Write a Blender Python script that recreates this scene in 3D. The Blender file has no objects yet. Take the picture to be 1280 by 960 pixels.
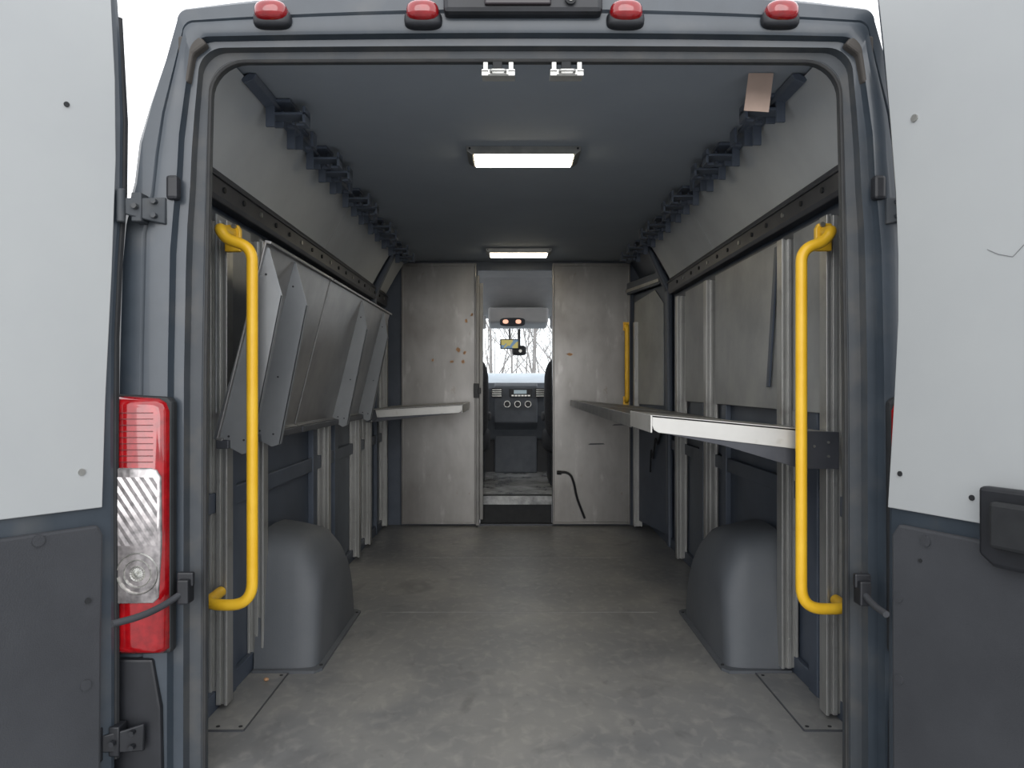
import bpy, bmesh, math, random
from mathutils import Vector, Matrix
random.seed(7)
CX, CZ, F = -0.034, 0.985, 960.0
sc = bpy.context.scene
sc.view_settings.view_transform = 'Standard'
WORLD = {}

# survey helper: real-world point for a sight line measured at a known depth
def at(u, v, y): return Vector((CX+(u-640)*y/F, y, CZ-(v-482)*y/F))
def lerp(a, b, t): return a+(b-a)*t
def itp(tab, z):
    if z <= tab[0][0]: return tab[0][1]
    for (a, b), (c, d) in zip(tab, tab[1:]):
        if z <= c: return lerp(b, d, (z-a)/(c-a))
    return tab[-1][1]

# ---------------------------------------------------------------- materials
def lin(c):
    r = []
    for x in c:
        x /= 255.0
        r.append(x/12.92 if x <= .04045 else ((x+.055)/1.055)**2.4)
    return (*r, 1)
def M(name, c1, c2=None, rough=.6, metal=0, scale=4, detail=6, stretch=(1,1,1), bump=0, bscale=60,
      lo=.35, hi=.65, emis=0, trans=0, coat=0, alpha=1, spec=.5):
    m = bpy.data.materials.new(name); m.use_nodes = True
    nt = m.node_tree; b = nt.nodes['Principled BSDF']
    b.inputs['Roughness'].default_value = rough
    b.inputs['Metallic'].default_value = metal
    b.inputs['Specular IOR Level'].default_value = spec
    b.inputs['Coat Weight'].default_value = coat
    b.inputs['Transmission Weight'].default_value = trans
    b.inputs['Alpha'].default_value = alpha
    tc = nt.nodes.new('ShaderNodeTexCoord'); mp = nt.nodes.new('ShaderNodeMapping')
    mp.inputs['Scale'].default_value = stretch
    nt.links.new(tc.outputs['Object'], mp.inputs[0])
    n = nt.nodes.new('ShaderNodeTexNoise'); n.inputs['Scale'].default_value = scale
    n.inputs['Detail'].default_value = detail; n.inputs['Roughness'].default_value = .6
    nt.links.new(mp.outputs[0], n.inputs['Vector'])
    cr = nt.nodes.new('ShaderNodeValToRGB')
    cr.color_ramp.elements[0].position = lo; cr.color_ramp.elements[1].position = hi
    if c2 is None: c2 = tuple(min(255, x*1.08+2) for x in c1)
    cr.color_ramp.elements[0].color = lin(c1); cr.color_ramp.elements[1].color = lin(c2)
    nt.links.new(n.outputs[0], cr.inputs[0]); nt.links.new(cr.outputs[0], b.inputs['Base Color'])
    if emis:
        nt.links.new(cr.outputs[0], b.inputs['Emission Color']); b.inputs['Emission Strength'].default_value = emis
    if bump:
        n2 = nt.nodes.new('ShaderNodeTexNoise'); n2.inputs['Scale'].default_value = bscale
        bp = nt.nodes.new('ShaderNodeBump'); bp.inputs['Strength'].default_value = bump
        bp.inputs['Distance'].default_value = .01
        nt.links.new(mp.outputs[0], n2.inputs['Vector'])
        nt.links.new(n2.outputs[0], bp.inputs['Height']); nt.links.new(bp.outputs[0], b.inputs['Normal'])
    return m
def add_marks(m, color, scale, lo, hi, stretch=(1,1,1), distortion=0, detail=8, seed=0, amount=1):
    """overlay a second procedural noise layer (dirt, scuffs) on a material"""
    nt = m.node_tree; b = nt.nodes['Principled BSDF']
    src = b.inputs['Base Color'].links[0].from_socket
    tc = nt.nodes.new('ShaderNodeTexCoord'); mp = nt.nodes.new('ShaderNodeMapping')
    mp.inputs['Scale'].default_value = stretch; mp.inputs['Location'].default_value = (seed, seed*.7, seed*1.3)
    n = nt.nodes.new('ShaderNodeTexNoise'); n.inputs['Scale'].default_value = scale
    n.inputs['Detail'].default_value = detail; n.inputs['Distortion'].default_value = distortion
    r = nt.nodes.new('ShaderNodeMapRange'); r.inputs[1].default_value = lo; r.inputs[2].default_value = hi
    r.inputs[4].default_value = amount
    mx = nt.nodes.new('ShaderNodeMix'); mx.data_type = 'RGBA'
    nt.links.new(tc.outputs['Object'], mp.inputs[0]); nt.links.new(mp.outputs[0], n.inputs['Vector'])
    nt.links.new(n.outputs[0], r.inputs[0]); nt.links.new(r.outputs[0], mx.inputs[0])
    nt.links.new(src, mx.inputs[6]); mx.inputs[7].default_value = lin(color)
    nt.links.new(mx.outputs[2], b.inputs['Base Color'])
    return m

paint = M('slate_paint', (45,53,61), (54,62,70), rough=.40, coat=.2, scale=6)
add_marks(paint, (78,79,79), 9, .54, .8, amount=.55)
jamb = M('jamb_paint', (48,53,58), (57,61,65), rough=.6, scale=9)
add_marks(jamb, (82,79,74), 11, .46, .72, amount=.55)
rubber = M('black_rubber', (22,24,27), (32,34,36), rough=.7, scale=20)
sealm = M('door_seal_rubber', (34,35,37), (48,48,47), rough=.75, scale=12)
blackp = M('black_plastic', (20,22,26), (30,32,37), rough=.5, scale=12)
brk = M('slate_plastic', (80,89,103), (92,101,115), rough=.5, scale=12)
dkgrey = M('charcoal_plastic', (46,48,52), (55,57,61), rough=.75, scale=3, bump=.15, bscale=300)
white_panel = M('white_hardboard', (156,159,160), (162,165,165), rough=.55, scale=1.5)
upper_board = M('grey_hardboard', (180,184,187), (191,195,197), rough=.6, scale=3)
mid_board = M('worn_grey_board', (118,121,123), (140,142,143), rough=.45, scale=4)
add_marks(mid_board, (164,166,165), 2.2, .5, .8, seed=4, detail=4, amount=.5)
navy = M('navy_body_sheet', (58,66,78), (70,78,90), rough=.45, scale=5)
ceilm = M('ceiling_board', (142,150,159), (148,156,165), rough=.8, scale=2)
floorm = M('worn_vinyl', (106,107,108), (122,122,121), rough=.42, scale=2.2, detail=10, lo=.3, hi=.7, bump=.04, bscale=25)
add_marks(floorm, (146,144,138), 2.4, .42, .80, distortion=.8, amount=.65)
add_marks(floorm, (88,89,91), 2.0, .48, .82, stretch=(1,.5,1), distortion=1.0, seed=3, amount=.6)
add_marks(floorm, (166,163,156), 26, .50, .84, stretch=(1,.7,1), distortion=.5, seed=5, amount=.45)
# soft dark smears
add_marks(floorm, (70,70,72), 7, .60, .80, stretch=(1,.6,1), distortion=1.0, detail=6, seed=9, amount=.6)
add_marks(floorm, (72,72,74), 22, .66, .80, stretch=(1,.5,1), distortion=.6, seed=21, amount=.5)
galv = M('galvanised_steel', (114,112,109), (136,134,131), rough=.34, metal=.75, scale=3.0, detail=6, lo=.3, hi=.7, stretch=(1.3,1,.5), bump=.02, bscale=20)
add_marks(galv, (82,78,74), 3.4, .48, .78, stretch=(1,1,.6), distortion=.4, detail=7, seed=2, amount=.6)
add_marks(galv, (178,177,174), 12, .60, .82, stretch=(1.2,1,.4), detail=6, seed=12, amount=.45)
add_marks(galv, (96,82,68), 24, .68, .78, stretch=(1,1,.6), detail=4, seed=31, amount=.45)
alu = M('aluminium', (148,148,145), (170,170,167), rough=.38, metal=.6, scale=8, stretch=(1,1,.3))
add_marks(alu, (100,97,92), 18, .58, .8, amount=.45)
shelf_white = M('shelf_light_metal', (172,171,167), (186,185,181), rough=.38, metal=.3, scale=4)
add_marks(shelf_white, (140,130,116), 22, .62, .76, amount=.4)
shelf_top = M('shelf_worn_metal', (114,114,114), (142,141,140), rough=.33, metal=.5, scale=4)
gusset = M('grey_bracket_paint', (112,115,118), (122,125,127), rough=.45, metal=.3, scale=6)
darkbr = M('dark_bracket', (56,58,64), (70,72,77), rough=.45, metal=.3, scale=6)
midlip = M('worn_lip_steel', (104,105,106), (132,132,130), rough=.4, metal=.4, scale=9)
yellow = M('yellow_paint', (222,172,30), (230,184,48), rough=.4, scale=10)
chrome = M('zinc_hardware', (160,160,156), (180,180,174), rough=.3, metal=.8, scale=20)
bright = M('bright_zinc', (176,176,172), (196,196,192), rough=.3, metal=.5, scale=20)
redl = M('red_lens', (122,7,13), (152,14,21), rough=.10, coat=.9, scale=40, emis=.02)
markl = M('marker_red', (116,10,16), (140,16,22), rough=.12, coat=.8, scale=30)
clearl = M('clear_lens', (130,126,126), (184,178,177), rough=.10, metal=.5, coat=.9, scale=30, stretch=(1.4,1,1.4), detail=2)
amber = M('orange_tape', (156,118,86), (170,132,98), rough=.6, scale=30)
tagm = M('pinkish_card', (206,180,164), (216,190,174), rough=.7, scale=10)
lensm = M('led_diffuser', (255,240,208), (255,243,216), rough=.4, emis=22)
headl = M('headliner', (176,176,176), (184,184,183), rough=.9, scale=10)
dashm = M('dash_plastic', (78,83,90), (90,95,102), rough=.6, scale=10)
dashtop = M('dash_top_sheen', (162,173,184), (178,188,198), rough=.5, scale=4)  # pale blue-grey paints the windshield reflection into the plastic colour
seatm = M('seat_fabric', (34,36,40), (46,48,53), rough=.9, scale=60)
cabfl = M('cab_vinyl_reflections', (110,112,114), (200,202,202), rough=.16, scale=6)  # light noise patches paint window reflections into the floor colour
hazy_bark = M('hazy_bark', (118,114,112), (140,136,134), rough=.9, scale=4)  # paled so that the haze sits in the tree colour
groundm = M('pale_ground', (130,130,130), (160,161,163), rough=.9, scale=.4)
maplight = M('map_light_lens', (240,180,150), (250,196,170), rough=.3, emis=.9)
dirt = M('dark_scratch', (62,64,68), (70,72,76), rough=.7)
faint = M('pencil_mark', (110,112,113), (118,120,121), rough=.7)
# glass
glass = bpy.data.materials.new('windshield_glass'); glass.use_nodes = True
nt = glass.node_tree; nt.nodes.clear()
o_ = nt.nodes.new('ShaderNodeOutputMaterial'); tr = nt.nodes.new('ShaderNodeBsdfTransparent')
gl = nt.nodes.new('ShaderNodeBsdfGlossy'); ms = nt.nodes.new('ShaderNodeMixShader')
tr.inputs[0].default_value = (.95,.98,.98,1); gl.inputs[1].default_value = .05; ms.inputs[0].default_value = .05
nt.links.new(tr.outputs[0], ms.inputs[1]); nt.links.new(gl.outputs[0], ms.inputs[2]); nt.links.new(ms.outputs[0], o_.inputs[0])
# navigation screen
scr = bpy.data.materials.new('map_screen'); scr.use_nodes = True
nt = scr.node_tree; b = nt.nodes['Principled BSDF']
tc = nt.nodes.new('ShaderNodeTexCoord'); vo = nt.nodes.new('ShaderNodeTexVoronoi'); vo.inputs['Scale'].default_value = 20
cr = nt.nodes.new('ShaderNodeValToRGB'); cr.color_ramp.interpolation = 'CONSTANT'
cr.color_ramp.elements[0].color = lin((110,140,168)); cr.color_ramp.elements[1].position = .5; cr.color_ramp.elements[1].color = lin((190,176,104))
e = cr.color_ramp.elements.new(.8); e.color = lin((110,148,124))
nt.links.new(tc.outputs['Object'], vo.inputs['Vector']); nt.links.new(vo.outputs['Color'], cr.inputs[0])
nt.links.new(cr.outputs[0], b.inputs['Base Color']); nt.links.new(cr.outputs[0], b.inputs['Emission Color'])
b.inputs['Emission Strength'].default_value = .4

# ---------------------------------------------------------------- mesh builder
class MB:
    def __init__(s): s.v=[]; s.f=[]; s.m=[]
    def add(s, vs, fs, mi=0):
        k=len(s.v); s.v += [Vector(p) for p in vs]
        for f in fs: s.f.append([i+k for i in f]); s.m.append(mi)
        return s
    def box(s, x0,x1,y0,y1,z0,z1, mi=0):
        return s.add([(x,y,z) for z in (z0,z1) for y in (y0,y1) for x in (x0,x1)],
            [(0,2,3,1),(4,5,7,6),(0,1,5,4),(2,6,7,3),(0,4,6,2),(1,3,7,5)], mi)
    def prism(s, pts, vec, mi=0):
        n=len(pts); pts=[Vector(p) for p in pts]; vec=Vector(vec)
        return s.add(pts+[p+vec for p in pts], [list(range(n)), list(range(2*n-1,n-1,-1))]+
            [(i,(i+1)%n,n+(i+1)%n,n+i) for i in range(n)], mi)
    def loops(s, L, closed=True, cap=False, mi=0):
        n=len(L[0]); vs=[p for l in L for p in l]; fs=[]
        for j in range(len(L)-1):
            for i in range(n if closed else n-1):
                a=j*n+i; b2=j*n+(i+1)%n
                fs.append((a,b2,b2+n,a+n))
        if cap: fs += [list(range(n)), list(range((len(L)-1)*n, len(L)*n))[::-1]]
        return s.add(vs, fs, mi)
    def tube(s, path, r, seg=12, mi=0, closed=False):
        path=[Vector(p) for p in path]; L=[]; t0=None; nrm=None
        n=len(path); rr = r if isinstance(r,(list,tuple)) else [r]*n
        for i,p in enumerate(path):
            t=(path[min(i+1,n-1)]-path[max(i-1,0)]).normalized()
            if nrm is None:
                nrm=t.orthogonal().normalized()
            else:
                nrm=(nrm-t*nrm.dot(t)).normalized()
            bn=t.cross(nrm)
            L.append([p+(nrm*math.cos(a)+bn*math.sin(a))*rr[i] for a in [2*math.pi*k/seg for k in range(seg)]])
        return s.loops(L, True, True, mi)
    def sup(s, c, rx,ry,rz, e=.5, nu=20, nv=12, mi=0):
        f=lambda w,m:(abs(w)**m)*(1 if w>=0 else -1)
        L=[]
        for j in range(nv+1):
            ph=-math.pi/2+math.pi*j/nv
            ph=max(-math.pi/2+.02,min(math.pi/2-.02,ph))
            L.append([(c[0]+rx*f(math.cos(ph),e)*f(math.cos(t),e), c[1]+ry*f(math.cos(ph),e)*f(math.sin(t),e), c[2]+rz*f(math.sin(ph),e))
                for t in [2*math.pi*i/nu for i in range(nu)]])
        return s.loops(L, True, True, mi)
    def build(s, name, mats, parent=None, smooth=False, bevel=0, origin=None, seg=2, ang=38):
        if not isinstance(mats,(list,tuple)): mats=[mats]
        xs=[p.x for p in s.v]; ys=[p.y for p in s.v]; zs=[p.z for p in s.v]
        o0=Vector(origin) if origin is not None else Vector(((min(xs)+max(xs))/2,(min(ys)+max(ys))/2,min(zs)))
        me=bpy.data.meshes.new(name)
        me.from_pydata([p-o0 for p in s.v],[],s.f)
        for mm in mats: me.materials.append(mm)
        for p,mi in zip(me.polygons,s.m): p.material_index=mi
        bm=bmesh.new(); bm.from_mesh(me); bmesh.ops.recalc_face_normals(bm, faces=bm.faces); bm.to_mesh(me); bm.free()
        if smooth:
            me.shade_smooth(); me.set_sharp_from_angle(angle=math.radians(ang))
        ob=bpy.data.objects.new(name, me); sc.collection.objects.link(ob)
        WORLD[ob.name]=o0
        if parent is not None:
            ob.parent=parent; ob.location=o0-WORLD[parent.name]
        else: ob.location=o0
        if bevel:
            b=ob.modifiers.new('bevel','BEVEL'); b.width=bevel; b.segments=seg; b.limit_method='ANGLE'; b.angle_limit=math.radians(40)
        return ob
def empty(name, loc, parent=None):
    ob=bpy.data.objects.new(name,None); ob.empty_display_size=.1; sc.collection.objects.link(ob)
    WORLD[ob.name]=Vector(loc); ob.location=Vector(loc)-(WORLD[parent.name] if parent else Vector())
    if parent: ob.parent=parent
    return ob
def T(ob, label, cat, group=None):
    ob['label']=label; ob['category']=cat
    if group: ob['group']=group
    return ob
def S(ob, label=None, cat=None):
    ob['kind']='structure'
    if label: ob['label']=label
    if cat: ob['category']=cat
    return ob
def fillet(pts, r, n=7):
    pts=[Vector(p) for p in pts]; out=[pts[0]]
    for i in range(1,len(pts)-1):
        a=(pts[i-1]-pts[i]); b=(pts[i+1]-pts[i]); k=min(r,a.length*.49,b.length*.49)
        p0=pts[i]+a.normalized()*k; p1=pts[i]+b.normalized()*k
        for j in range(n+1):
            t=j/n; out.append(p0*(1-t)**2+pts[i]*2*t*(1-t)+p1*t*t)
    out.append(pts[-1]); return out

# ---------------------------------------------------------------- camera / light
cam=bpy.data.cameras.new('camera'); co=bpy.data.objects.new('camera',cam); sc.collection.objects.link(co)
co.location=(CX,0,CZ); co.rotation_euler=(math.radians(90),0,0); cam.sensor_width=36; cam.lens=27; cam.shift_y=.0016
cam.clip_start=.02; sc.camera=co
w=bpy.data.worlds.new('overcast'); sc.world=w; w.use_nodes=True
nt=w.node_tree; bg=nt.nodes['Background']
bg.inputs[0].default_value=(.955,.97,1,1); bg.inputs[1].default_value=2.05
sun=bpy.data.lights.new('fill_sun','SUN'); sun.energy=1.8; sun.angle=math.radians(55); sun.color=(1,.99,.98)  # soft lamp added from behind the camera to brighten the cargo space
so=bpy.data.objects.new('fill_sun',sun); sc.collection.objects.link(so); so.rotation_euler=(math.radians(77),0,math.radians(-2))

# ---------------------------------------------------------------- setting
S(MB().box(-60,60,-30,140,-.66,-.6).build('ground',groundm),'pale snowy gravel ground around the van','ground')
fl=MB().box(-.95,.95,1.9,5.46,-.05,0)
S(fl.build('floor',floorm,origin=(0,3.6,0)),'worn scuffed grey vinyl cargo floor','floor')
S(MB().box(-.95,.95,5.46,7.6,.14,.2).build('floor.001',cabfl),'shiny grey vinyl cab floor','floor')
c=MB().box(-.80,.80,1.96,5.46,1.862,1.885)
S(c.build('ceiling',ceilm,origin=(0,3.6,1.86)),'dark blue-grey flat ceiling board','ceiling')

for sd,side in ((-1,'left'),(1,'right')):
    b=MB(); xi,xo=.95*sd,.957*sd
    b.box(min(xi,xo),max(xi,xo),1.95,5.46,0,1.61)
    b.prism([(sd*.95,1.96,1.59),(sd*.80,1.96,1.865),(sd*.808,1.96,1.875),(sd*.957,1.96,1.60)],(0,3.5,0))
    for y in (2.45,3.48,3.9,4.5)+((5.1,) if sd<0 else ()):
        b.box(min(sd*.925,xi),max(sd*.925,xi),y-.035,y+.035,0,1.5)
    b.box(min(sd*.93,xi),max(sd*.93,xi),2.0,5.4,.60,.66)
    b.box(min(sd*.93,xi),max(sd*.93,xi),2.0,5.4,.0,.06)
    ob=b.build('wall_'+side,navy,bevel=.003); S(ob,'dark navy pressed steel van side wall','wall')
b=MB()
for sd,xi in ((-1,-.275),(1,.25)):
    b.prism([(xi,5.43,0),(sd*.955,5.43,0),(sd*.955,5.43,1.60),(sd*.815,5.43,1.862),(xi,5.43,1.862)],(0,.03,0))
b.box(-.275,.25,5.43,5.46,1.80,1.862)
S(b.build('wall_front',navy),'bulkhead wall between cargo space and cab','wall')

# ---------------------------------------------------------------- van body (exterior)
van=empty('van',(0,3.6,-.6)); T(van,'slate blue high-roof cargo van with rear doors open','van')
hwo=lambda z: itp([(-.2,.808),(1.0,.805),(1.5,.797),(1.8,.790)],z)
hwx=lambda z: itp([(-.4,1.02),(1.0,1.02),(1.36,1.01),(1.43,.985),(1.5,.970),(1.61,.958),(1.70,.925),(1.86,.868),(1.95,.855)],z)
def contour(t,y,zb=-.12):
    top=lerp(1.800,1.922,t); r=lerp(.088,.028,min(1,t*1.9)); cr_=lerp(.002,.058,t*t)
    hw=lambda z: lerp(hwo(z),hwx(z),t)
    pts=[]
    for i in range(20):
        z=zb+(top-r-zb)*i/20; pts.append((-hw(z),y,z))
    zc=top-r; xc=hw(zc)-r
    for i in range(9):
        a=math.pi-(math.pi/2)*i/8; pts.append((-xc+r*math.cos(a),y,zc+r*math.sin(a)))
    for i in range(1,9):
        x=-xc+xc*i/8; pts.append((x,y,top+cr_*(1-(x/xc)**2)))
    return pts+[(-x,yy,z) for x,yy,z in pts[-2::-1]]
b=MB()
prof=[(0,1.955),(0,1.93),(.03,1.93),(.05,1.935),(.18,1.932),(.21,1.910),(.32,1.908),(.35,1.886),(.46,1.880),(.62,1.883),(.64,1.893),(.68,1.887),(.9,1.888),(.97,1.900),(1,1.93),(1,5.46)]
b.loops([contour(t,y) for t,y in prof[:6]],False,False,1)
b.loops([contour(t,y) for t,y in prof[5:]],False,False,0)
b.build('rear_frame',[paint,jamb],van,smooth=True,ang=30)
# rubber seal
b=MB(); b.tube([Vector(p) for p in contour(.003,1.932)],.005,8)
b.build('door_seal',sealm,van,smooth=True)
# corner pads on the jamb
padm=M('dusty_pad',(62,59,56),(74,70,66),rough=.8)
for sd in (-1,1):
    b=MB(); b.prism([(sd*.855,1.885,1.845),(sd*.80,1.885,1.845),(sd*.785,1.885,1.825),(sd*.818,1.885,1.80),(sd*.83,1.885,1.73),(sd*.855,1.885,1.73)],(0,.045,0))
    b.build('corner_pad',padm,van,bevel=.006)
for sd in (-1,1):
    b=MB(); b.box(min(sd*.850,sd*.88),max(sd*.850,sd*.88),1.872,1.90,1.44,1.50)
    b.build('door_stop',blackp,van,bevel=.008)
# bumper
b=MB(); b.box(-.99,.99,1.72,1.9,-.38,-.1); b.build('rear_bumper',blackp,van,bevel=.02)
for sd in (-1,1):
    b=MB(); b.prism([(sd*1.018,1.870,-.1),(sd*.885,1.870,-.1),(sd*.89,1.870,.20),(sd*.91,1.870,.318),(sd*1.018,1.870,.318)],(0,.03,0))
    b.build('bumper_corner',blackp,van,bevel=.006)
b=MB().box(-.80,.80,1.88,1.93,-.12,-.004)
b.build('door_sill',alu,van,bevel=.006)
# cab shell
for sd in (-1,1):
    b=MB()
    b.box(min(sd*.95,sd*1.0),max(sd*.95,sd*1.0),5.46,7.6,-.3,1.0)
    b.prism([(sd*.951,5.46,.9),(sd*.991,5.46,.9),(sd*.93,5.46,1.50),(sd*.83,5.46,1.88),(sd*.79,5.46,1.88),(sd*.90,5.46,1.50)],(0,.16,0))
    b.prism([(sd*.951,7.5,.9),(sd*.951,7.75,.9),(sd*.83,7.08,1.62),(sd*.83,6.98,1.62)],(sd*.045,0,0))
    b.build('cab_side',paint,van,bevel=.01)
b=MB(); b.prism([(-.82,5.46,1.90),(-.82,6.3,1.87),(-.82,7.05,1.60),(-.82,7.1,1.62),(-.82,6.35,1.93),(-.82,5.46,1.97)],(1.64,0,0))
b.build('cab_roof',headl,van)
b=MB(); b.add([(-.82,7.06,1.60),(.82,7.06,1.60),(.92,7.70,1.12),(-.92,7.70,1.12)],[(0,1,2,3)])
b.build('windshield',glass,van)
b=MB(); b.prism([(-.9,7.62,1.10),(-.9,8.5,.86),(-.9,8.7,.5),(-.9,7.7,.3)],(1.8,0,0)); b.build('hood',paint,van,bevel=.05)
b=MB(); b.box(-.95,.95,7.0,7.04,.2,1.0); b.build('firewall',blackp,van)
for x0,x1 in ((-.62,-.27),(.31,.62)):
    b=MB(); b.box(x0,x1,6.95,6.97,1.50,1.62); b.build('sun_visor',headl,van,bevel=.01)

# marker lights on the roof edge
for u in (338,528,783,978):
    p=at(u,15,1.86)
    b=MB(); b.sup((p.x,1.885,p.z-.012),.047,.03,.022,.6); base=b.build('marker_light',blackp,van,smooth=True)
    b=MB(); b.sup((p.x,1.87,p.z+.003),.040,.032,.025,.75,28,16); b.build('marker_lens',markl,base,smooth=True)
# brake light / camera housing
b=MB(); b.prism([(-.20,1.85,1.885),(.185,1.85,1.885),(.185,1.85,1.955),(.165,1.85,1.985),(-.18,1.85,1.985),(-.20,1.85,1.955)],(0,.10,0))
hs=b.build('brake_light_housing',blackp,van,bevel=.012)
b=MB(); b.tube([(.107,1.86,1.918),(.107,1.838,1.914)],.014,16); b.build('camera_barrel',rubber,hs,smooth=True)
b=MB(); b.tube([(.107,1.839,1.914),(.107,1.835,1.913)],.007,12); b.build('camera_lens',chrome,hs,smooth=True)
b=MB(); b.box(-.10,.06,1.842,1.852,1.90,1.935); b.build('brake_lens',M('dark_smoked_lens',(30,24,28),(36,28,32),rough=.2),hs,bevel=.004)
# header latch strikers
for u in (623,708):
    p=at(u,93,1.945)
    b=MB(); b.box(p.x-.042,p.x+.042,1.925,1.985,p.z-.002,p.z+.003)
    b.box(p.x-.042,p.x+.042,1.925,1.929,p.z-.011,p.z+.006)
    b.box(p.x-.038,p.x-.026,1.93,1.95,p.z+.003,1.80).box(p.x+.026,p.x+.038,1.93,1.95,p.z+.003,1.80)
    b.tube(fillet([(p.x-.018,1.923,p.z-.004),(p.x-.018,1.908,p.z-.004),(p.x+.018,1.908,p.z-.004),(p.x+.018,1.923,p.z-.004)],.006),.004,8)
    b.box(p.x-.026,p.x+.026,1.921,1.926,p.z-.010,p.z+.003)
    st=b.build('latch_striker',bright,van,bevel=.0012)
    b=MB(); b.box(p.x-.014,p.x+.010,1.922,1.932,p.z+.006,p.z+.024); b.build('striker_pawl',rubber,st,bevel=.002)

# tail lights
deepred=M('deep_red',(88,5,10),(104,7,13),rough=.2)
for sd in (-1,1):
    sh_=.012 if sd<0 else .034
    X=lambda x: (x+sh_)*sd
    b=MB()
    pts=[(X(.852),1.905,.332),(X(.849),1.905,.945),(X(.862),1.905,.958),(X(1.0),1.905,.965),(X(1.0),1.905,.325)]
    b.prism(pts,(0,-.035,0)); tl=b.build('tail_light',rubber,van,bevel=.01)
    b=MB(); L=[]
    for k,(ins,y) in enumerate([(0,1.888),(.001,1.872),(.004,1.862),(.008,1.855),(.014,1.850),(.022,1.848)]):
        L.append([(X(.856+ins),y,.345+ins),(X(.855+ins),y,.925-ins),(X(.862+ins),y,.945-ins),(X(.880+ins),y,.955-ins),(X(.955),y,.960-ins),(X(.998),y+.010,.962-ins),(X(.998),y+.010,.33+ins),(X(.955),y,.332+ins),(X(.870+ins),y,.333+ins)])
    b.loops(L,True,True); b.build('red_lens',redl,tl,smooth=True,ang=50)
    b=MB()
    for i in range(9): b.box(min(X(.886),X(.972)),max(X(.886),X(.972)),1.8465,1.849,.800+i*.0148,.802+i*.0148)
    b.build('lens_ribs',deepred,tl)
    b=MB()
    sec=[(.884,.462),(.872,.475),(.866,.60),(.867,.765),(.876,.782),(.890,.787),(.976,.787),(.978,.460)]
    b.loops([[(X(x),1.855,z) for x,z in sec],[(X(x),1.847,z) for x,z in sec],[(X(lerp(x,.925,.04)),1.8445,lerp(z,.62,.015)) for x,z in sec]],True,True)
    b.build('clear_lens',clearl,tl,smooth=True,ang=60)
    # faceted round reflector
    b=MB(); L=[]; cx_,cz_=.922,.533
    for r,dy in ((1,0),(.96,-.003),(.92,.0006),(.68,.0006),(.64,-.0025),(.60,.0006),(.38,.0006),(.34,-.0025),(.28,.0006),(.14,-.003),(.06,-.004)):
        L.append([(X(cx_+.051*r*math.cos(a)),1.844+dy+(.001 if i%2 else 0),cz_+.051*r*math.sin(a)) for i,a in enumerate([2*math.pi*i/36 for i in range(36)])])
    b.loops(L,True,True)
    b.build('round_reflector',chrome,tl,smooth=False)
    # fine facets in the upper clear part
    b=MB(); L=[]
    for j in range(11):
        z=.600+j*.0165
        L.append([(X(.874+i*.0108),1.8440-(.0008 if (i+j)%2 else -.0002),z) for i in range(10)])
    b.loops(L,False,False)
    b.build('lens_facets',clearl,tl)

# hinges and check straps
def hinge(x,y,z,sd):
    mm = jamb if z>.5 else blackp
    b=MB(); b.box(min(x,x+sd*.025),max(x,x+sd*.025),y+.01,y+.05,z-.035,z+.035)
    b.tube([(x+sd*.042,y-.002,z-.04),(x+sd*.042,y-.002,z+.04)],.010,12)
    b.prism([(x-sd*.045,y+.04,z-.036),(x-sd*.01,y+.02,z-.03),(x+sd*.045,y-.006,z-.018),(x+sd*.045,y-.006,z+.018),(x-sd*.01,y+.02,z+.024),(x-sd*.045,y+.04,z+.03)],(0,.010,0))
    h=b.build('door_hinge',mm,van,smooth=True,bevel=.003)
    for dx,dz in ((-.025,.016),(-.025,-.018),(.012,0)):
        b=MB(); b.tube([(x+sd*dx,y+.03,z+dz),(x+sd*dx,y+.016-(.02 if dx>0 else 0),z+dz)],.007,6); b.build('hinge_bolt',mm,h)
hinge(-.925,1.835,1.415,-1); hinge(-.966,1.81,.14,-1); hinge(.925,1.835,1.415,1); hinge(.93,1.83,.14,1)
for sd,pts in ((-1,[at(140,780,1.72),at(175,771,1.77),at(205,757,1.83),at(232,738,1.88)]),(1,[at(1108,768,1.76),at(1092,757,1.82),at(1078,740,1.88)])):
    b=MB(); b.tube(fillet(pts,.03),.008,10); ck=b.build('door_check_strap',dkgrey,van,smooth=True)
    p=pts[-1]; b=MB(); b.box(p.x-.014,p.x+.014,1.86,1.90,p.z-.03,p.z+.03).box(p.x-.02,p.x+.02,1.875,1.89,p.z+.01,p.z+.045); b.build('strap_bracket',blackp,ck,bevel=.004)

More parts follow.
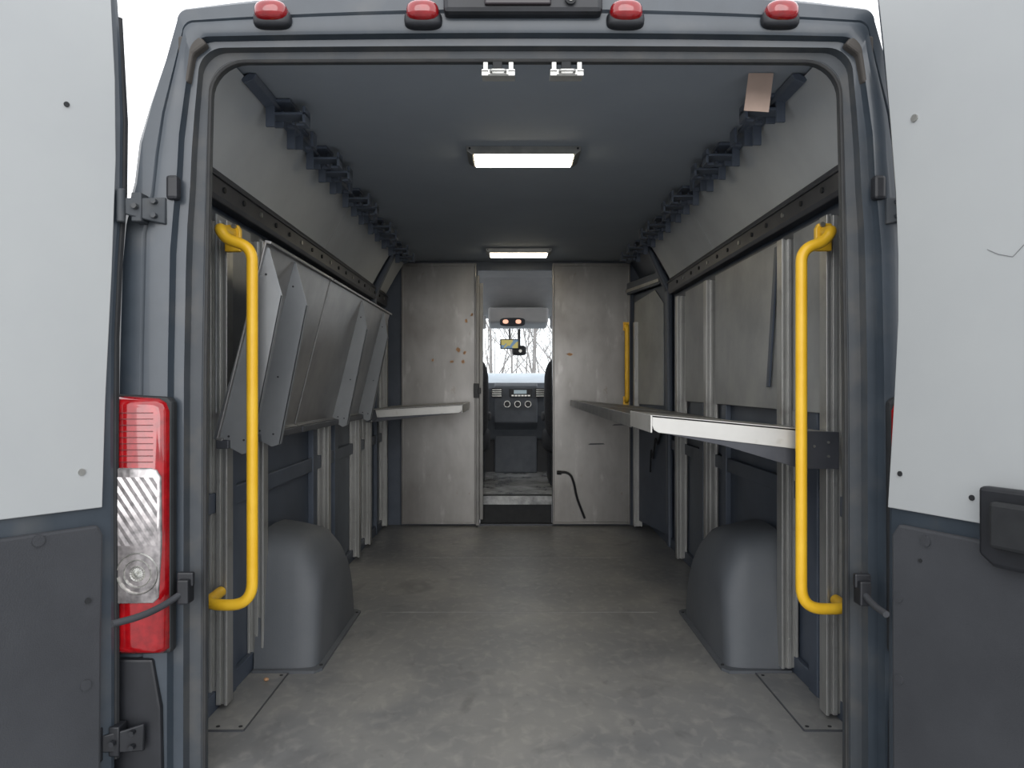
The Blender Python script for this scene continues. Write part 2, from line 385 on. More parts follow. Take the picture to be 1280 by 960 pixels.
# ---------------------------------------------------------------- open rear doors
def door(H,d,white,shell,lower,bolts_white,bolts_low,side):
    H=Vector((H[0],H[1],0)); d=Vector((d[0],d[1],0)).normalized()
    n=Vector((-d.y,d.x,0)); 
    if side<0: n=Vector((d.y,-d.x,0))
    if n.x*side<0: n=-n
    def sz(u,v):
        k=(u-640)/F; s=(CX+k*H.y-H.x)/(d.x-k*d.y); y=H.y+s*d.y
        return s, CZ-(v-482)*y/F
    P=lambda s,z,o=0: Vector((H.x,H.y,0))+d*s+Vector((0,0,z))+n*o
    W=.80
    sh=[sz(*p) for p in shell]
    pts=[P(s,z) for s,z in sh]+[P(sh[-1][0],-.12),P(W,-.12),P(W,1.70),P(W-.08,1.84),P(.18,1.86)]
    b=MB(); b.prism([p+n*.006 for p in pts],n*.07)
    dr=b.build('rear_door',paint,van,bevel=.012)
    wt=[sz(*p) for p in white]
    zb=wt[-1][1]
    b=MB(); b.prism([P(s,z,-.004) for s,z in wt]+[P(.60,zb+.0,-.004),P(W-.03,zb+.03,-.004),P(W-.03,1.66,-.004),P(W-.09,1.80,-.004),P(.22,1.82,-.004)],n*.012)
    up=b.build('upper_panel',white_panel,dr,bevel=.002)
    lo=[sz(*p) for p in lower]; zt=lo[0][1]
    b=MB(); b.prism([P(s,z,-.010) for s,z in lo]+[P(lo[-1][0],-.09,-.010),P(W-.04,-.09,-.010),P(W-.04,zt,-.010)],n*.018)
    lw=b.build('lower_panel',dkgrey,dr,bevel=.006)
    for (u,v,r) in bolts_white:
        s,z=sz(u,v); b=MB(); b.tube([P(s,z,.0),P(s,z,-.007)],r,12); b.build('panel_fastener',chrome if r>.0065 else rubber,dr)
    for (u,v,r) in bolts_low:
        s,z=sz(u,v); b=MB(); b.tube([P(s,z,-.008),P(s,z,-.014)],r,14); b.build('panel_fastener',dkgrey if r>.009 else rubber,dr)
    return dr,P,sz,n
dL,PL,szL,nL=door((-1.0,1.80),(-.60,-.80),
  [(137,-15),(143,100),(144,200),(139,340),(131,500),(127,634)],
  [(150,-15),(155,60),(158,150),(157,240),(151,330),(147,420),(146,520),(146,640),(147,800),(147,955)],
  [(121,656),(127,668),(125,800),(124,950)],
  [(82,131,.006),(101,590,.008)],[(45,675,.013),(107,750,.007),(104,855,.012)],-1)
dR,PR,szR,nR=door((.845,1.78),(.38,-.92),
  [(1098,-15),(1106,60),(1114,150),(1121,240),(1124,320),(1124,400),(1119,500),(1111,634)],
  [(1090,-15),(1098,60),(1107,150),(1114,240),(1118,320),(1118,400),(1114,500),(1107,634),(1106,800),(1106,955)],
  [(1126,655),(1118,668),(1118,800),(1119,950)],
  [(1145,148,.0085),(1127,592,.006),(1217,622,.006)],[(1162,676,.012),(1128,746,.011),(1129,848,.011),(1155,700,.004)],1)
# latch pull on the right door
s0,z0=szR(1240,606); s1,z1=szR(1240,690)
b=MB(); o=-.012
b.prism([PR(s0,z0,o),PR(s0,z1,o),PR(s0+.03,z1-.02,o),PR(s0+.20,z1-.02,o),PR(s0+.20,z0,o)],nR*-.03)
h=b.build('latch_recess',blackp,dR,bevel=.008)
b=MB(); b.prism([PR(s0+.035,z0-.025,-.042),PR(s0+.035,z1+.02,-.042),PR(s0+.17,z1+.02,-.042),PR(s0+.17,z0-.025,-.042)],nR*-.02)
b.build('latch_handle',rubber,h,bevel=.008)
b=MB()
pp=[szR(u,v) for u,v in ((1236,312),(1250,318),(1268,321),(1282,306))]
b.tube([PR(s,z,-.0045) for s,z in pp],.0008,5); b.build('scratch_mark',faint,dR)
b=MB(); b.tube([PL(*szL(u,v),.02) for u,v in ((153,20),(160,150),(159,240),(153,330),(149,420),(148,640),(149,800),(149,950))],.010,8)
b.build('weather_strip',rubber,dL,smooth=True)

# ---------------------------------------------------------------- interior wall boards
def board(name,sd,y0,y1,z0,z1,mat,label,x=.944,t=.006,par=None):
    b=MB(); b.box(min(sd*x,sd*(x-t)),max(sd*x,sd*(x-t)),y0,y1,z0,z1)
    return T(b.build(name,mat,bevel=.002),label,'wall panel')
def upboard(sd,y0,y1,label):
    b=MB(); b.prism([(sd*.938,y0,1.60),(sd*.900,y0,1.675),(sd*.855,y0,1.755),(sd*.792,y0,1.858),(sd*.785,y0,1.852),(sd*.85,y0,1.748),(sd*.894,y0,1.670),(sd*.932,y0,1.598)],(0,y1-y0,0))
    return T(b.build('upper_wall_board',upper_board,bevel=0,smooth=True),label,'wall panel')
upboard(-1,2.02,3.62,'long grey hardboard panel under the roof edge')
upboard(-1,3.625,4.86,'grey hardboard panel under the roof edge')
upboard(-1,5.0,5.38,'short grey hardboard panel next to the bulkhead')
upboard(1,2.02,3.62,'long grey hardboard panel under the roof edge')
upboard(1,3.625,4.62,'grey hardboard panel beside the side door pillar')
for sd,ys in ((-1,(4.93,)),(1,(4.70,))):
    for y in ys:
        b=MB(); b.prism([(sd*.945,y-.035,.0 if sd>0 else 1.2),(sd*.945,y-.035,1.58),(sd*.80,y-.035,1.855),(sd*.77,y-.035,1.855),(sd*.905,y-.035,1.56),(sd*.915,y-.035,.0 if sd>0 else 1.2)],(0,.07,0))
        T(b.build('body_pillar',navy,bevel=.012),'dark painted steel body pillar rising to the roof','pillar')
for y0,y1 in ((2.30,2.60),(2.70,3.60),(3.70,4.22)):
    for sd in (-1,1):
        board('side_wall_board',sd,y0,y1,.90,1.50,mid_board,'worn grey board filling the wall between posts',x=.924)
for y in (2.72,):
    b=MB(); b.prism([(.905,y,1.48),(.905,y+.03,1.48),(.905,y+.12,.98),(.905,y+.09,.98)],(.008,0,0))
    T(b.build('diagonal_brace',navy,bevel=.002),'dark narrow diagonal brace on the side wall','brace')
# sliding side door lining
b=MB(); b.prism([(.925,4.76,.06),(.925,4.76,1.62),(.815,5.38,1.62),(.815,5.38,.06)],(.012,.0,0))
sdl=T(b.build('side_door_lining',navy,bevel=.004),'sliding side door lining, pale board over dark sheet','door lining')
b=MB(); b.prism([(.918,4.80,.86),(.918,4.80,1.50),(.89,4.94,1.60),(.822,5.33,1.56),(.818,5.35,.86)],(-.006,-.001,0))
b.build('lining_board',mid_board,sdl,bevel=.002)
b=MB(); b.tube(fillet([(.905,4.82,.70),(.895,4.9,.60),(.885,4.92,.66),(.88,4.98,.50),(.872,5.0,.58),(.87,5.02,.42)],.03),.006,6); b.build('wire',blackp,sdl,smooth=True)
b=MB(); b.prism([(.905,4.80,1.62),(.905,4.80,1.70),(.79,5.38,1.70),(.79,5.38,1.62)],(-.02,-.003,0)); b.build('door_track',navy,sdl,bevel=.003)
b=MB(); b.prism([(.883,4.80,1.635),(.883,4.80,1.655),(.768,5.38,1.655),(.768,5.38,1.635)],(-.004,-.001,0)); b.build('track_strip',alu,sdl)

# horizontal rails
for sd in (-1,1):
    b=MB(); y1=5.36 if sd<0 else 4.62
    b.prism([(sd*.948,2.0,1.535),(sd*.912,2.0,1.535),(sd*.905,2.0,1.55),(sd*.905,2.0,1.61),(sd*.912,2.0,1.628),(sd*.930,2.0,1.628)],(0,y1-2.0,0))
    b.box(min(sd*.898,sd*.906),max(sd*.898,sd*.906),2.0,y1,1.600,1.608)
    r=T(b.build('wall_rail',darkbr,bevel=.003),'long dark slotted steel rail bolted along the side wall','rail')
    y=2.15; k=0
    while y<y1-.1:
        b=MB(); b.tube([(sd*.906,y,1.575),(sd*.899,y,1.575)],.009,8); b.build('rail_bolt',chrome if k%3==0 else rubber,r); y+=.17; k+=1

# aluminium posts
def post(sd,y,z0=.0,z1=1.485,xc=.913,label='ribbed aluminium upright post bolted to the side wall'):
    o=.028; b=MB(); w_=.026
    x0,x1=sd*xc-o,sd*xc+o
    b.box(x0+.004,x1-.004,y-.014,y+w_,z0,z1)
    b.box(x0,x0+.009,y-w_,y+w_,z0,z1).box(x1-.009,x1,y-w_,y+w_,z0,z1)
    b.box(x0+.021,x1-.021,y-w_+.004,y-.010,z0,z1)
    p=T(b.build('wall_post',alu,bevel=.0015),label,'post','upright posts along the walls')
    for z in (z0+.10,z1-.06):
        b=MB(); b.tube([(sd*xc,y-w_+.004,z),(sd*xc,y-w_+.001,z)],.004,6); b.build('post_screw',chrome,p)
    return p
LY=[2.34,2.68,3.62,4.34,4.68,5.30]
for i,y in enumerate(LY): post(-1,y,z0=.02,xc=.921)
for y in [2.27,2.64,3.66,4.30]: post(1,y,z0=.02)
post(1,5.28,z0=.02,z1=1.42,xc=.83,label='slim aluminium upright by the side door')

# cover plates on the floor
for sd in (-1,1):
    b=MB(); b.prism([(sd*.93,2.19,0),(sd*.80,2.19,0),(sd*.80,2.62,0),(sd*.93,2.62,0)],(0,0,.004))
    cp=T(b.build('floor_cover_plate',floorm,bevel=.001),'scuffed cover plate screwed into the floor corner','cover plate')
    b=MB()
    for x,y in ((.815,2.21),(.815,2.60),(.88,2.21)): b.tube([(sd*x,y,.003),(sd*x,y,.0055)],.006,8)
    b.build('plate_screws',rubber,cp)
    b=MB(); b.box(min(sd*.797,sd*.80),max(sd*.797,sd*.80),2.187,2.625,0,.0045).box(min(sd*.80,sd*.93),max(sd*.80,sd*.93),2.184,2.19,0,.0045); b.build('plate_edge',dirt,cp)
# floor seams
seam=M('seam_strip',(70,70,72),(140,139,136),rough=.4,metal=.3,scale=2.5)
for y in (3.34,4.40):
    b=MB(); b.box(-.60,.60,y-.0018,y+.0018,0,.0012); S(b.build('trim_1' if y<4 else 'trim_2',seam),'thin joint strip across the floor','trim')

# wheel arches
archm=M('arch_plastic', (76,80,85),(86,89,93),rough=.6,scale=3,bump=.04,bscale=200)
for sd in (-1,1):
    L=[]; yc=2.99
    def arch(x,sy,h,n=0):
        # flat-faced moulding: leaning front, creased sloping top, leaning back
        prof=[(-1,0),(-.985,.10),(-.90,.62),(-.86,.80),(-.80,.90),(-.70,.965),(-.56,.995),(-.30,1.0),(.05,.985),(.34,.93),(.52,.86),(.66,.76),(.78,.62),(.88,.44),(.96,.20),(1,0)]
        return [(sd*x, yc+sy*p, .008+h*q) for p,q in prof]
    for x,sy,h in ((.924,.345,.462),(.86,.343,.452),(.80,.341,.438),(.775,.340,.425),(.745,.334,.385),(.728,.328,.352),(.719,.320,.330),(.712,.306,.305),(.708,.285,.28)): L.append(arch(x,sy,h))
    b=MB(); b.loops(L,False); n=len(L[-1]); k=len(b.v)-n
    b.f.append(list(range(k,k+n))); b.m.append(0)
    b.f.append(list(range(0,n))); b.m.append(0)
    b.prism([(sd*.924,2.625,0),(sd*.71,2.625,0),(sd*.69,2.655,0),(sd*.69,3.33,0),(sd*.71,3.35,0),(sd*.924,3.35,0)],(0,0,.010))
    wa=T(b.build('wheel_arch_cover',archm,smooth=True,ang=28),'moulded dark grey plastic wheel arch cover on the floor','wheel arch')
    for y in (2.68,3.30):
        b=MB(); b.tube([(sd*.70,y,.009),(sd*.70,y,.013)],.006,10); b.build('cover_screw',rubber,wa)

# ---------------------------------------------------------------- left folded shelves
def PXZ(y,h,o):
    bx,bz=-.888,.828; tx,tz=-.745,1.405
    d=Vector((tx-bx,0,tz-bz)); L_=d.length; d.normalize(); n=Vector((d.z,0,-d.x))
    p=Vector((bx,y,bz))+d*(h*L_)+n*o; return p
def folded(y0,y1,gy,label):
    e=empty('folding_shelf',PXZ((y0+y1)/2,0,0)); T(e,label,'shelf','wall shelves folded up')
    b=MB(); b.prism([PXZ(y0,0,0),PXZ(y0,1,0),PXZ(y0,1,.02),PXZ(y0,.985,.02),PXZ(y0,.985,.006),PXZ(y0,.015,.006),PXZ(y0,.015,.02),PXZ(y0,0,.02)],(0,y1-y0,0))
    b.build('shelf_board',shelf_top,e,bevel=.002)
    for y in gy:
        k=1.0 if y<3 else .80
        b=MB(); sh=[(.0,-.012),(-.04,.080*k),(-.015,.104*k),(.76,.082*k),(.97,.012),(.97,.004)]
        b.prism([PXZ(y,h,o) for h,o in sh],(0,.004,0))
        b.prism([PXZ(y,h,o) for h,o in ((-.015,.104*k-.005),(-.015,.104*k),(.76,.082*k),(.76,.082*k-.005))],(0,.02,0))
        g=b.build('shelf_bracket',gusset,e,bevel=.001)
        for h,o in ((.03,.03),(.03,.075*k),(.34,.045),(.84,.022)):
            b=MB(); p=PXZ(y,h,o); b.tube([p+Vector((0,.001,0)),p+Vector((0,-.002,0))],.0032,8); b.build('bracket_hole',rubber,g)
    b=MB(); b.box(-.886,-.85,y0,y1,.803,.828); b.build('hinge_rail',darkbr,e,bevel=.003)
folded(2.21,2.98,(2.225,2.50),'worn metal wall shelf folded up with tapered grey brackets')
folded(3.0,4.44,(3.62,4.22),'long grey metal wall shelf folded up against posts')

# ---------------------------------------------------------------- lowered shelves
def shelf_down(sd,y0,y1,xr,xt,zr,zt,mt,ml,label,tipdrop=.06,rootdrop=.09,gy=(),dark=.2,lipdrop=None):
    lipdrop = lipdrop or tipdrop
    e=empty('fold_down_shelf',((xr+xt)/2*sd,(y0+y1)/2,zr)); T(e,label,'shelf','wall shelves folded down')
    b=MB(); b.prism([(sd*xr,y0,zr),(sd*xt,y0,zt),(sd*xt,y0,zt-.006),(sd*xr,y0,zr-.006)],(0,y1-y0,0))
    b.build('shelf_board',mt,e,bevel=.001)
    b=MB(); b.prism([(sd*xt,y0,zt),(sd*(xt-.005),y0,zt+.001),(sd*(xt-.005),y0,zt-tipdrop),(sd*xt,y0,zt-tipdrop)],(0,y1-y0,0))
    b.build('front_lip',ml,e,bevel=.001)
    f=lambda t:lerp(zr,zt,t); xx=lambda t:sd*lerp(xr,xt,t)
    for j,y in enumerate(gy):
        b=MB()
        b.prism([(xx(dark-.02),y,f(dark)+.001),(xx(1),y,f(1)+.001),(xx(1.0),y,zt-tipdrop*.6),(xx(.99),y,zt-tipdrop*.85),(xx(.965),y,zt-tipdrop),(xx(dark-.02),y,f(dark-.02)-lipdrop)],(0,.004,0))
        b.build('end_lip',ml,e,bevel=.001)
        b=MB(); b.prism([(xx(-.04),y+.005,zr-.004),(xx(.90),y+.005,f(.90)-.03),(xx(.90),y+.005,f(.90)-tipdrop-.001),(xx(.6),y+.005,f(.6)-lipdrop-.010),(xx(dark),y+.005,zr-rootdrop),(xx(-.04),y+.005,zr-rootdrop)],(0,.005,0))
        b.prism([(xx(-.04),y-.006,zr),(xx(dark+.01),y-.006,f(dark)-.004),(xx(dark+.03),y-.006,f(dark)-lipdrop),(xx(dark-.01),y-.006,zr-rootdrop),(xx(-.04),y-.006,zr-rootdrop)],(0,.012,0))
        g2=b.build('support_arm',darkbr,e,bevel=.001)
        for t,dz in ((.02,.03),(.02,.07),(.1,.045),(.16,.03)):
            b=MB(); b.tube([(xx(t),y-.005,f(t)-dz),(xx(t),y-.009,f(t)-dz)],.004,8); b.build('bracket_bolt',chrome,g2)
shelf_down(1,2.20,2.58,.88,.368,.852,.900,M('worn_shelf_top',(128,127,124),(160,159,156),rough=.35,metal=.5,scale=4),shelf_white,'bright metal wall shelf folded down by the rear opening',gy=(2.20,),dark=.17,rootdrop=.105,tipdrop=.050,lipdrop=.058)
shelf_down(1,2.59,5.26,.88,.372,.840,.888,M('dull_shelf_top',(84,84,84),(112,111,110),rough=.35,metal=.5,scale=4),midlip,'long dull metal wall shelf folded down between posts',gy=(2.60,3.9,5.22),dark=.23,rootdrop=.08,tipdrop=.044)
shelf_down(-1,4.60,5.34,.885,.335,.842,.872,shelf_top,shelf_white,'short pale wall shelf folded down by the bulkhead',gy=(4.60,5.3),dark=.05,tipdrop=.050,rootdrop=.075)

# ---------------------------------------------------------------- yellow grab bars
def grab(sd,y,xm,xb,xbar,zt,zb,zmt,ypost,label,r=.0158):
    b=MB(); path=fillet([(sd*(xm+.01),ypost,zmt+.01),(sd*xm,y,zmt),(sd*(xm-.02),y,zt),(sd*xbar,y,zt-.025),(sd*xbar,y,zb),(sd*xb,y,zb),(sd*(xb+.005),ypost,zb)],.065,9)
    b.tube(path,r,16)
    g=T(b.build('grab_bar',yellow,smooth=True),label,'grab bar','yellow safety bars')
    b=MB(); b.prism([(sd*(xm-.018),ypost-.02,zmt-.045),(sd*(xm+.03),ypost-.02,zmt-.045),(sd*(xm+.03),ypost-.02,zmt+.035),(sd*(xm-.010),ypost-.02,zmt+.035),(sd*(xm-.018),ypost-.02,zmt+.02)],(0,.018,0))
    m_=b.build('mounting_plate',yellow,g,bevel=.004)
    b=MB(); b.tube([(sd*xm,ypost-.02,zmt+.03),(sd*xm,ypost-.028,zmt+.03)],.008,6); b.build('mounting_bolt',chrome,m_)
grab(-1,2.17,.862,.905,.768,1.40,.365,1.43,2.31,'yellow painted tube grab bar by the rear opening')
grab(1,2.15,.862,.905,.776,1.39,.360,1.42,2.24,'yellow painted tube grab bar beside the bright shelf')
b=MB(); b.tube(fillet([(.765,5.385,1.40),(.765,5.33,1.40),(.765,5.33,.88),(.765,5.385,.88)],.05),.016,12)
gb=T(b.build('grab_bar',yellow,smooth=True),'yellow grab bar mounted on the steel bulkhead','grab bar','yellow safety bars')
b=MB(); b.box(.745,.785,5.375,5.384,1.37,1.43).box(.745,.785,5.375,5.384,.85,.91); b.build('mounting_plate',yellow,gb)

# ---------------------------------------------------------------- bulkhead panels
def steel(x0,x1,label):
    b=MB(); b.box(x0,x1,5.395,5.42,.012,1.845)
    b.box(x0,x0+.012,5.38,5.40,.012,1.845).box(x1-.012,x1,5.38,5.40,.012,1.845).box(x0,x1,5.385,5.40,1.825,1.845).box(x0,x1,5.385,5.40,.012,.03)
    return T(b.build('bulkhead_panel',galv,bevel=.003),label,'bulkhead panel')
pl=steel(-.81,-.285,'stained galvanised steel bulkhead panel with orange tape scraps')
pr=steel(.25,.795,'scratched galvanised steel bulkhead panel with hanging cable')
for i,(u,v,s,an) in enumerate(((583,401,3,.2),(590,393,2,1),(573,437,4,.7),(581,441,3,-.5),(579,452,3,.3),(565,452,2,0),(541,450,2,.9))):
    p=at(u,v,5.394); h=s*.0045; ww=.008+.002*(i%3); c_,s_=math.cos(an),math.sin(an)
    q=[(-ww,-h),(ww,-h*.7),(ww*.7,h),(-ww*1.3,h*.6)]
    b=MB(); b.prism([(p.x+a*c_-e*s_,5.3949,p.z+a*s_+e*c_) for a,e in q],(0,-.0015,0)); b.build('tape_scrap',amber,pl)
p=at(713,443,5.394); b=MB(); b.prism([(p.x-.03,5.3949,p.z),(p.x,5.3949,p.z-.012),(p.x+.02,5.3949,p.z+.004),(p.x-.01,5.3949,p.z+.012)],(0,-.0015,0)); b.build('tape_scrap',amber,pr)
for u0,u1,v in ((722,740,509),(735,756,556),(765,781,532)):
    a=at(u0,v,5.394); c_=at(u1,v-1,5.394); b=MB(); b.prism([(a.x,5.3951,a.z),(c_.x,5.3951,a.z+.003),(c_.x-.01,5.3951,a.z+.012),(a.x+.015,5.3951,a.z+.010)],(0,-.001,0))
    b.build('scuff_mark',dirt,pr)
# door post of the doorway
dgalv=M('dull_channel_steel',(92,91,89),(112,111,108),rough=.4,metal=.6)
b=MB(); b.box(-.284,-.262,5.33,5.42,.012,1.75).box(-.262,-.236,5.36,5.372,.05,1.70)
dp=T(b.build('doorway_channel',dgalv,bevel=.002),'steel channel edging the cab doorway','door frame')
b=MB(); b.box(-.30,-.262,5.315,5.33,.90,1.0).box(-.27,-.25,5.31,5.33,.93,.97); b.build('door_latch',blackp,dp,bevel=.003)
# step riser
b=MB(); b.box(-.262,.25,5.47,5.56,.0,.201); S(b.build('trim_3',rubber,bevel=.004),'dark riser up to the cab floor','trim')
b=MB(); b.box(-.262,.25,5.40,5.455,0.0,.012); S(b.build('trim_4',darkbr),'metal threshold strip','trim')
# cable
b=MB(); pts=[at(u,v,y) for u,v,y in ((699,591,5.370),(707,590,5.36),(714,594,5.355),(718,606,5.36),(721,622,5.365),(727,638,5.370),(731,648,5.370))]
b.tube(fillet(pts,.03),.008,8); cb=T(b.build('black_cable',blackp,smooth=True),'short black cable hanging from the steel bulkhead','cable')
p=pts[0]; b=MB(); b.tube([p+Vector((-.012,.01,0)),p+Vector((.014,-.0,0))],.014,10); b.build('cable_plug',blackp,cb,smooth=True)

# ---------------------------------------------------------------- ceiling things
for y in (2.81,4.90):
    L_=.21; xc=.009
    b=MB(); b.prism([(xc-L_,y,1.862),(xc+L_,y,1.862),(xc+L_,y,1.846),(xc+L_-.02,y,1.832),(xc-L_+.02,y,1.832),(xc-L_,y,1.846)],(0,.17,0))
    lt=T(b.build('ceiling_light',chrome,bevel=.002),'lit rectangular LED strip light on the ceiling','ceiling light','ceiling lights')
    b=MB(); b.prism([(xc-.183,y+.01,1.836),(xc-.183,y+.01,1.826),(xc+.183,y+.01,1.826),(xc+.183,y+.01,1.836)],(0,.14,0)); b.build('light_diffuser',lensm,lt,bevel=.003)
    for dx in (-.198,.198):
        b=MB(); b.tube([(xc+dx,y+.001,1.853),(xc+dx,y-.003,1.853)],.004,8); b.build('light_screw',rubber,lt)
# hanging card
b=MB(); q=[at(936,92,2.15),at(967,92,2.15),at(961,140,2.15),at(930,138,2.15)]
for k in (0,1): q[k].z=1.860
b.prism(q,(0,.003,0)); T(b.build('hanging_card',tagm),'blank pinkish card hanging from the roof edge','card')
# roof rail and brackets
for sd in (-1,1):
    b=MB(); b.prism([(sd*.795,2.15,1.845),(sd*.77,2.15,1.861),(sd*.750,2.15,1.858),(sd*.758,2.15,1.842),(sd*.785,2.15,1.832)],(0,3.2,0))
    T(b.build('roof_edge_rail',brk,bevel=.002),'slate rail running along the roof edge','rail')
    ys=[2.38,2.60,2.84,3.02,3.20,3.44,3.62,3.80,4.04,4.24,4.46,4.70,4.98]
    for i,y in enumerate(ys):
        y += 0 if sd<0 else -.04
        big=i%3!=1
        b=MB(); X0=lambda a,c_: (min(sd*a,sd*c_),max(sd*a,sd*c_))
        b.box(*X0(.71 if big else .74,.80),y-.04,y+.07,1.850,1.860)
        b.box(*X0(.758,.785),y-.04,y-.030,1.775,1.852)
        b.box(*X0(.750,.780),y+.030,y+.040,1.795,1.852)
        if big:
            b.box(*X0(.665,.780),y-.038,y+.025,1.812,1.820)
            b.box(*X0(.665,.674),y-.038,y+.025,1.788,1.838)
            b.box(*X0(.674,.70),y-.010,y+.025,1.788,1.796)
        b.box(*X0(.715,.725),y+.030,y+.08,1.805,1.855)
        b.box(*X0(.725,.75),y+.062,y+.08,1.805,1.815)
        T(b.build('roof_bracket',brk,bevel=.0015),'slate stepped bracket with a long hooked arm, under the roof edge' if big else 'short slate stepped bracket hanging along the roof edge','bracket','stepped brackets along the roof edge')

# ---------------------------------------------------------------- cab
dash=empty('dashboard',(0,6.9,.2)); T(dash,'dark plastic dashboard with radio and climate knobs','dashboard')
b=MB(); b.prism([(-.93,6.78,.72),(-.93,6.74,.95),(-.93,6.82,1.01),(-.93,7.0,1.01),(-.93,7.0,.5),(-.93,6.9,.5)],(1.86,0,0))
b.build('dash_body',dashm,dash,bevel=.02)
b=MB(); b.prism([(-.93,6.84,1.0),(-.93,7.62,1.11),(-.93,7.62,1.02),(-.93,6.9,.9)],(1.86,0,0)); b.build('dash_top',dashtop,dash,bevel=.01)
b=MB(); b.prism([(-.19,6.70,.66),(-.19,6.68,.98),(-.19,6.76,1.01),(-.19,6.85,1.01),(-.19,6.99,.2),(-.19,6.90,.2),(-.19,6.88,.58)],(.38,0,0)); cs=b.build('center_stack',dashm,dash,bevel=.012)
def dp_(u,v,y=6.675): return at(u,v,y)
p=dp_(651,491); b=MB(); b.box(p.x-.10,p.x+.10,6.66,6.70,p.z-.035,p.z+.035); b.build('radio',blackp,cs,bevel=.004)
b=MB(); b.box(p.x-.06,p.x+.05,6.656,6.662,p.z-.008,p.z+.024); b.build('radio_display',M('display',(120,140,150),(140,160,168),rough=.2,emis=.3),cs)
b=MB()
for i in range(6): b.box(p.x-.08+i*.028,p.x-.06+i*.028,6.655,6.662,p.z-.030,p.z-.018)
b.build('radio_buttons',chrome,cs)
for u in (634,647,660):
    p=dp_(u,505); b=MB(); b.tube([(p.x,6.70,p.z),(p.x,6.655,p.z)],.028,20); kn=b.build('climate_knob',chrome,cs,smooth=True)
    b=MB(); b.tube([(p.x,6.656,p.z),(p.x,6.645,p.z)],.024,16); b.build('knob_cap',blackp,kn,smooth=True)
for u in (621,676):
    p=dp_(u,491); b=MB(); b.box(p.x-.045,p.x+.045,6.67,6.74,p.z-.04,p.z+.04)
    for k in range(4): b.box(p.x-.04,p.x+.04,6.66,6.672,p.z-.03+k*.018,p.z-.024+k*.018,1)
    b.build('air_vent',[blackp,chrome],cs)
p=dp_(656,517); b=MB(); b.box(p.x-.03,p.x+.03,6.70,6.712,p.z-.01,p.z+.01); b.build('warning_button',M('red_button',(170,50,40),(180,60,50)),cs)
# steering wheel
sw=empty('steering_wheel',(-.47,6.55,.85)); T(sw,'black three-spoke steering wheel on the column','steering wheel')
R=Matrix.Rotation(math.radians(-28),4,'X')
c0=Vector((-.47,6.52,.90))
b=MB(); b.tube([c0+R@Vector((.19*math.cos(a),0,.19*math.sin(a))) for a in [2*math.pi*i/36 for i in range(37)]],.014,8); b.build('wheel_rim',blackp,sw,smooth=True)
b=MB(); b.sup(c0,.07,.03,.055,.6)
for a in (0,math.pi,-math.pi/2): b.tube([c0,c0+R@Vector((.185*math.cos(a),0,.185*math.sin(a)))],.013,8)
b.tube([c0,c0+Vector((0,.22,-.08))],.04,12)
b.build('wheel_hub',blackp,sw,smooth=True)
# seats
for x,lab in ((-.50,'black fabric driver seat facing the dashboard'),(.50,'black fabric passenger seat facing the dashboard')):
    e=empty('cab_seat',(x,6.2,.2)); T(e,lab,'seat')
    b=MB(); b.box(x-.24,x+.24,5.98,6.42,.2,.46); b.build('seat_base',blackp,e,bevel=.02)
    b=MB(); b.sup((x,6.22,.55),.29,.29,.10,.4,24,12); b.build('seat_cushion',seatm,e,smooth=True)
    b=MB(); b.sup((x,5.98,.88),.285,.09,.34,.45,24,14); b.build('seat_backrest',seatm,e,smooth=True)
    b=MB(); b.sup((x,5.95,1.30),.14,.06,.10,.5,20,12); b.tube([(x-.06,5.96,1.15),(x-.06,5.96,1.27)],.008,8); b.tube([(x+.06,5.96,1.15),(x+.06,5.96,1.27)],.008,8); b.build('headrest',seatm,e,smooth=True)
    b=MB(); s_=-1 if x>0 else 1; b.sup((x+s_*.27,6.14,.74),.03,.18,.035,.5); b.build('armrest',seatm,e,smooth=True)
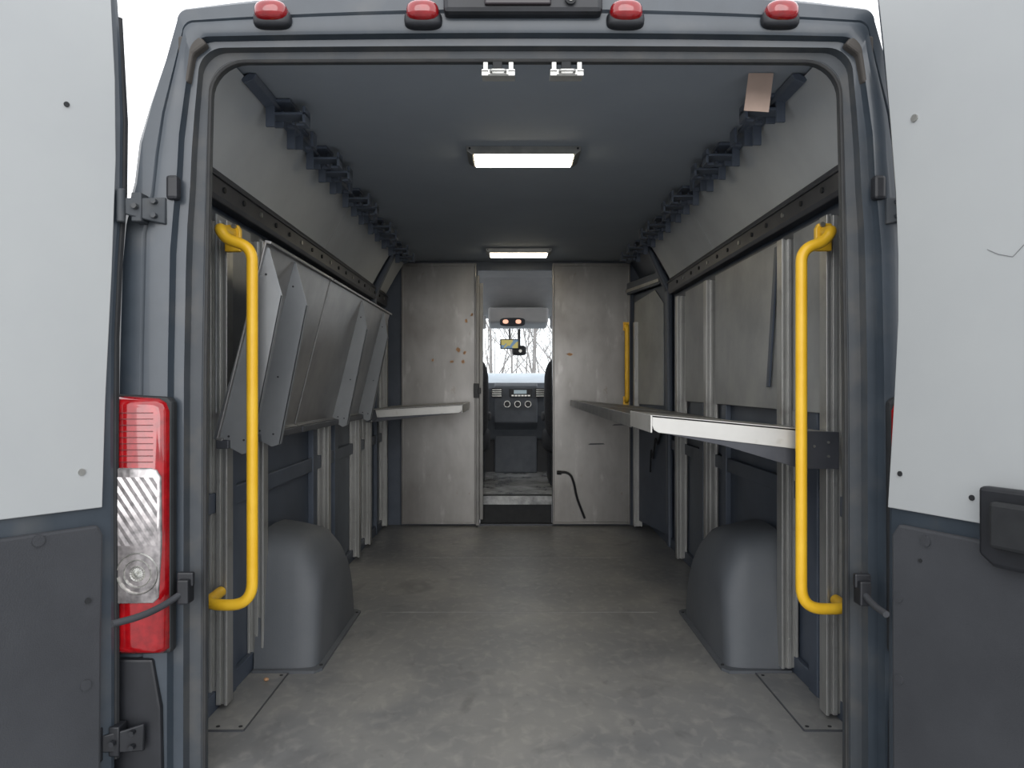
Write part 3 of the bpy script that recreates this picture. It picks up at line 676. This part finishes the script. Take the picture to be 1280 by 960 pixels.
# overhead console + mirror + devices
b=MB(); b.prism([(-.24,6.60,1.66),(-.24,6.66,1.53),(-.24,6.98,1.50),(-.24,7.02,1.60),(-.24,6.9,1.66)],(.52,0,0))
oc=T(b.build('overhead_console',headl,bevel=.02),'pale grey overhead console with two reading lights','console')
b=MB(); b.sup((-.03,6.645,1.535),.11,.02,.036,.5); b.build('console_bezel',dkgrey,oc,smooth=True)
for u in (632,648):
    p=at(u,411,6.62); b=MB(); b.sup((p.x,6.62,1.537),.024,.012,.018,.8); b.build('reading_light',maplight,oc,smooth=True)
p=at(637,430,6.9)
b=MB(); b.box(p.x-.085,p.x+.085,6.90,6.912,p.z-.045,p.z+.045); ph=T(b.build('phone_on_mount',blackp,bevel=.006),'phone showing a colourful map on a mount','phone')
b=MB(); b.box(p.x-.075,p.x+.075,6.896,6.901,p.z-.037,p.z+.037); b.build('phone_screen',scr,ph)
b=MB(); b.tube([(p.x,6.91,p.z),(p.x,6.95,p.z+.06),(p.x,6.97,1.50)],.008,8); b.build('mount_arm',blackp,ph,smooth=True)
p=at(649,438,6.93); b=MB(); b.sup((p.x,6.95,p.z),.065,.03,.045,.5); b.tube([(p.x,6.96,p.z),(p.x,7.0,1.50)],.012,8)
dc=T(b.build('dash_camera',blackp,smooth=True),'black dash camera hanging by the windshield','camera')
b=MB(); b.tube([(p.x+.01,6.925,p.z-.005),(p.x+.01,6.915,p.z-.005)],.014,12); b.build('camera_lens',chrome,dc)

# ---------------------------------------------------------------- trees beyond the windshield
def tree(x,y,h,seed):
    r=random.Random(seed); b=MB(); z0=-.62
    def br(p,dirv,ln,rad,lv):
        pts=[p]; d=dirv.copy(); n=4
        for i in range(n):
            d=(d+Vector((r.uniform(-.12,.12),r.uniform(-.12,.12),.05))).normalized(); pts.append(pts[-1]+d*ln/n)
        b.tube(pts,[lerp(rad,rad*.4,i/n) for i in range(n+1)],5 if lv else 7)
        if lv<3:
            for k in range(7 if lv==0 else 4):
                t=r.uniform(.12 if lv==0 else .25,.98); i=min(int(t*n),n-1); q=pts[i].lerp(pts[i+1],t*n-i)
                a=r.uniform(0,6.28); nd=(d*.8+Vector((math.cos(a),math.sin(a),.3))*.9).normalized()
                br(q,nd,ln*r.uniform(.3,.5),rad*.42,lv+1)
    br(Vector((x,y,z0)),Vector((r.uniform(-.05,.05),0,1)).normalized(),h,.10,0)
    return T(b.build('bare_tree',hazy_bark),'leafless grey tree standing beyond the windshield','tree','bare trees outside')
us=[662,612,684,640,670,625,655,678,605,646,690,618]
for i,u in enumerate(us):
    y=30+i*8.5
    tree(CX+(u-640)*y/F,y,6.5+i*.35,i)
# crumb of debris on the floor
b=MB(); b.sup((-.85,2.55,.010),.009,.008,.006,1,8,6)
T(b.build('debris_crumb',amber),'small orange crumb lying on the floor plate','debris')
